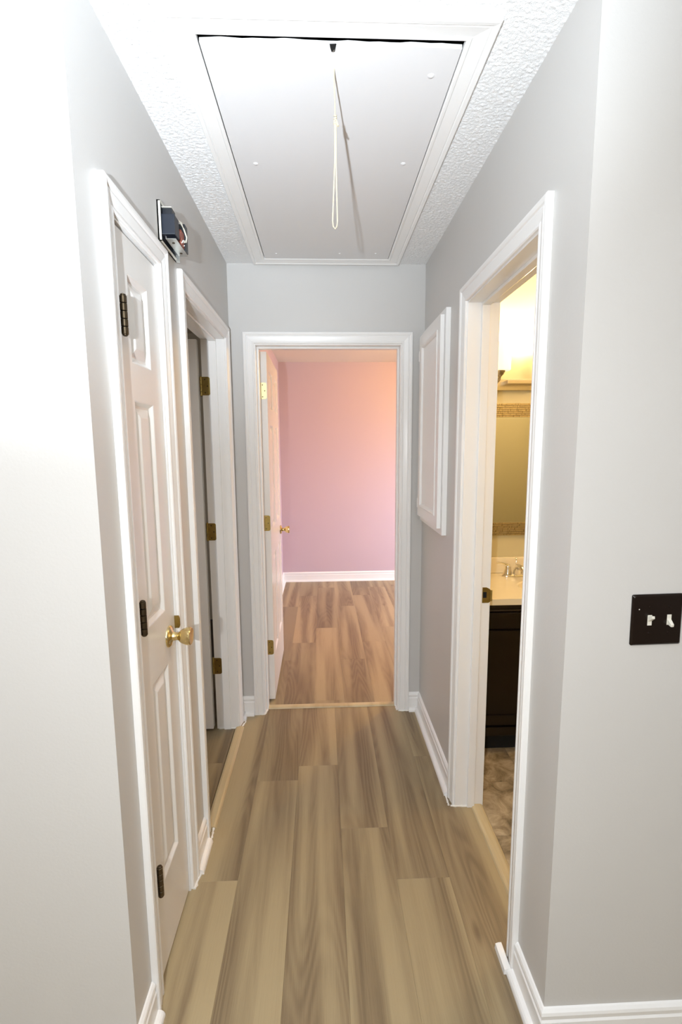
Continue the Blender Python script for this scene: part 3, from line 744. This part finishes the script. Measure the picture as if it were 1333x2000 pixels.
for x0, x1 in ((VX0+.03, 1.067), (1.073, VX1-.03)):
    q = MB()
    q.box(x0, x0+.05, VY0, VY0+.019, .158, .640).box(x1-.05, x1, VY0, VY0+.019, .158, .640).box(x0+.05, x1-.05, VY0, VY0+.019, .158, .208).box(x0+.05, x1-.05, VY0, VY0+.019, .590, .640)
    dr = q.build('door', ESPRESSO, v)
    bx('panel', ESPRESSO, x0+.05, x1-.05, VY0+.008, VY0+.018, .208, .590, dr)
    kx = x1-.025 if x0 < 1 else x0+.025
    MB().lathe((kx, VY0, .60), (0, -1, 0), [(.006, 0), (.005, .008), (.012, .014), (.013, .020), (.006, .024)], 16).build('knob', NICKEL, dr, smooth=True)
ct = empty('countertop', (1.07, 2.42, .773)); tag(ct, 'glossy cream vanity top on the dark bathroom cabinet', 'countertop')
t_ = MB()
CX0, CX1, CY0, CY1, zt = VX0-.01, VX1+.01, VY0-.020, YV-.001, .803
# slab with an oval basin
seg = 48; bcx, bcy, ra, rb = 1.15, 2.375, .15, .11
outer = []
for i in range(seg):
    a = 2*math.pi*i/seg; dx, dy = math.cos(a), math.sin(a)
    hx0, hx1, hy0, hy1 = CX0-bcx, CX1-bcx, CY0-bcy, CY1-bcy
    s_ = min((hx1/dx if dx > 1e-6 else 9e9), (hx0/dx if dx < -1e-6 else 9e9), (hy1/dy if dy > 1e-6 else 9e9), (hy0/dy if dy < -1e-6 else 9e9))
    outer.append((bcx+dx*s_, bcy+dy*s_))
def ringpts(f, z): return [(bcx+ra*f*math.cos(2*math.pi*i/seg), bcy+rb*f*math.sin(2*math.pi*i/seg), z) for i in range(seg)]
levels = [[(x, y, .774) for x, y in outer], [(x, y, zt) for x, y in outer], ringpts(1.06, zt), ringpts(1.0, zt-.004), ringpts(.93, zt-.03), ringpts(.75, zt-.085), ringpts(.4, zt-.11), ringpts(.05, zt-.115)]
vv = [p for l in levels for p in l]
ff = [(r_*seg+i, r_*seg+(i+1) % seg, (r_+1)*seg+(i+1) % seg, (r_+1)*seg+i) for r_ in range(len(levels)-1) for i in range(seg)]
t_.add(vv, ff).build('slab', CREAM, ct)
tag(bx('backsplash', CREAM, CX0, CX1, YV-.022, YV-.001, zt+.0005, .893, bevel=.003), 'cream backsplash strip against the wall behind the chrome faucet', 'backsplash')

fa = empty('faucet', (1.075, 2.555, zt)); tag(fa, 'chrome two-handle bathroom faucet on the cream countertop', 'faucet')
FX, FY = 1.060, 2.560
el = []
for i in range(28):
    a = 2*math.pi*i/28; el.append((math.cos(a), math.sin(a)))
b = MB(); lv = [(.082, .027, 0), (.084, .028, .004), (.080, .025, .012), (.070, .019, .020)]
b.add([(FX+rx*c_, FY+ry*s_, zt+h_) for rx, ry, h_ in lv for c_, s_ in el],
      [(r_*28+i, r_*28+(i+1) % 28, (r_+1)*28+(i+1) % 28, (r_+1)*28+i) for r_ in range(3) for i in range(28)]+[tuple(range(84, 112))])
b.build('base', CHROME, fa, smooth=True)
for sx in (-1, 1):
    hx = FX+sx*.051
    hb = MB().lathe((hx, FY, zt+.010), (0, 0, 1), [(.024, 0), (.024, .008), (.020, .020), (.016, .034), (.015, .046), (.012, .056), (.004, .060)], 24).build('handle', CHROME, fa, smooth=True)
    MB().tube([(hx, FY, zt+.058), (hx+sx*.008, FY-.002, zt+.066), (hx+sx*.028, FY-.004, zt+.076), (hx+sx*.052, FY-.006, zt+.080), (hx+sx*.066, FY-.006, zt+.080)], [.010, .009, .0055, .0048, .006], 10).build('lever', CHROME, hb, smooth=True)
MB().tube([(FX, FY, zt+.015), (FX, FY-.004, zt+.040), (FX, FY-.022, zt+.058), (FX, FY-.055, zt+.062), (FX, FY-.090, zt+.052), (FX, FY-.102, zt+.036)], [.024, .022, .018, .014, .012, .011], 16).build('spout', CHROME, fa, smooth=True)
rd = MB().tube([(FX, FY+.016, zt+.018), (FX, FY+.016, zt+.090)], .0028, 8)
rd.lathe((FX, FY+.016, zt+.088), (0, 0, 1), [(.003, 0), (.006, .005), (.0075, .010), (.004, .013)], 14)
rd.build('lift_rod', CHROME, fa, smooth=True)

mi = empty('wall_mirror', (1.07, YV, 1.017)); tag(mi, 'rectangular bathroom mirror with a mosaic border above the countertop', 'mirror')
MX0, MX1, MZ0, MZ1, bw = 0.70, 1.44, 1.017, 1.740, .074
bx('glass', MIRROR, MX0+bw, MX1-bw, YV-.010, YV-.004, MZ0+bw, MZ1-bw, mi)
bx('backing', GROUT, MX0, MX1, YV-.008, YV-.001, MZ0, MZ1, mi)
def mosaic(x0, x1, z0, z1):
    q = MB(); rows = max(1, round((z1-z0)/.0105)); hh = (z1-z0)/rows
    for r_ in range(rows):
        x = x0
        while x < x1-.002:
            l_ = rnd.choice((.008, .012, .018, .030, .045)); e = min(x+l_, x1)
            dpt = .0095+.004*rnd.random()
            a, b_ = z0+r_*hh+.001, z0+(r_+1)*hh-.001
            q.box(x+.0006, e-.0006, YV-dpt-.003, YV-.007, a, b_); x = e
    o = q.build('mosaic_border', MOSAIC, mi); o['kind'] = 'stuff'
mosaic(MX0, MX1, MZ1-bw, MZ1); mosaic(MX0, MX1, MZ0, MZ0+bw)
mosaic(MX0, MX0+bw, MZ0+bw, MZ1-bw); mosaic(MX1-bw, MX1, MZ0+bw, MZ1-bw)
for z in (MZ0+bw-.002, MZ1-.002):
    bx('trim_line', CHROME, MX0, MX1, YV-.014, YV-.003, z, z+.003, mi)

vl = empty('vanity_light', (1.07, YV, 1.80)); tag(vl, 'lit two-shade vanity light bar above the bathroom mirror', 'wall lamp')
bx('back_plate', NICKEL, .80, 1.34, YV-.018, YV-.001, 1.806, 1.866, vl, bevel=.002)
bx('front_bar', NICKEL, .976, 1.144, YV-.075, YV-.018, 1.836, 1.854, vl, bevel=.001)
for x in (.925, 1.195):
    ar = MB().tube([(x, YV-.016, 1.845), (x, YV-.05, 1.842), (x, YV-.085, 1.852), (x, YV-.095, 1.872)], [.008, .007, .007, .008], 10)
    ar.lathe((x, YV-.095, 1.868), (0, 0, 1), [(.008, 0), (.018, .010), (.026, .024), (.028, .030)], 20)
    ar.build('arm', NICKEL, vl, smooth=True)
    MB().lathe((x, YV-.095, 1.897), (0, 0, 1), [(.004, 0), (.050, .001), (.054, .006), (.054, .140), (.050, .141), (.050, .012), (.004, .010)], 28).build('shade', SHADE, vl, smooth=True)
    light('vanity_bulb', 'POINT', (x, YV-.095, 2.062), 10, (1.0, 0.74, 0.42), shadow_soft_size=0.025)

# ------------------------------------------------------------------ bedroom ceiling lamp
bl = empty('ceiling_lamp', (1.42, 4.07, ZB)); tag(bl, 'lit dome ceiling lamp in the middle of the pink bedroom', 'ceiling lamp')
MB().lathe((1.42, 4.07, ZB), (0, 0, -1), [(.16, 0), (.16, .02), (.15, .026)], 32).build('base', NICKEL, bl, smooth=True)
MB().lathe((1.42, 4.07, ZB-.026), (0, 0, -1), [(.145, 0), (.140, .02), (.115, .05), (.07, .072), (.01, .08)], 32).build('dome', DOME, bl, smooth=True)

# ------------------------------------------------------------------ bathroom ceiling globe
bg = empty('ceiling_globe_lamp', (1.50, 1.90, ZC)); tag(bg, 'lit globe lamp on the bathroom ceiling', 'ceiling lamp')
MB().lathe((1.50, 1.90, ZC), (0, 0, -1), [(.09, 0), (.09, .015), (.05, .03)], 28).build('base', NICKEL, bg, smooth=True)
MB().lathe((1.50, 1.90, ZC-.03), (0, 0, -1), [(.05, 0), (.075, .012), (.085, .035), (.075, .058), (.045, .075), (.006, .080)], 28).build('globe', DOME, bg, smooth=True)
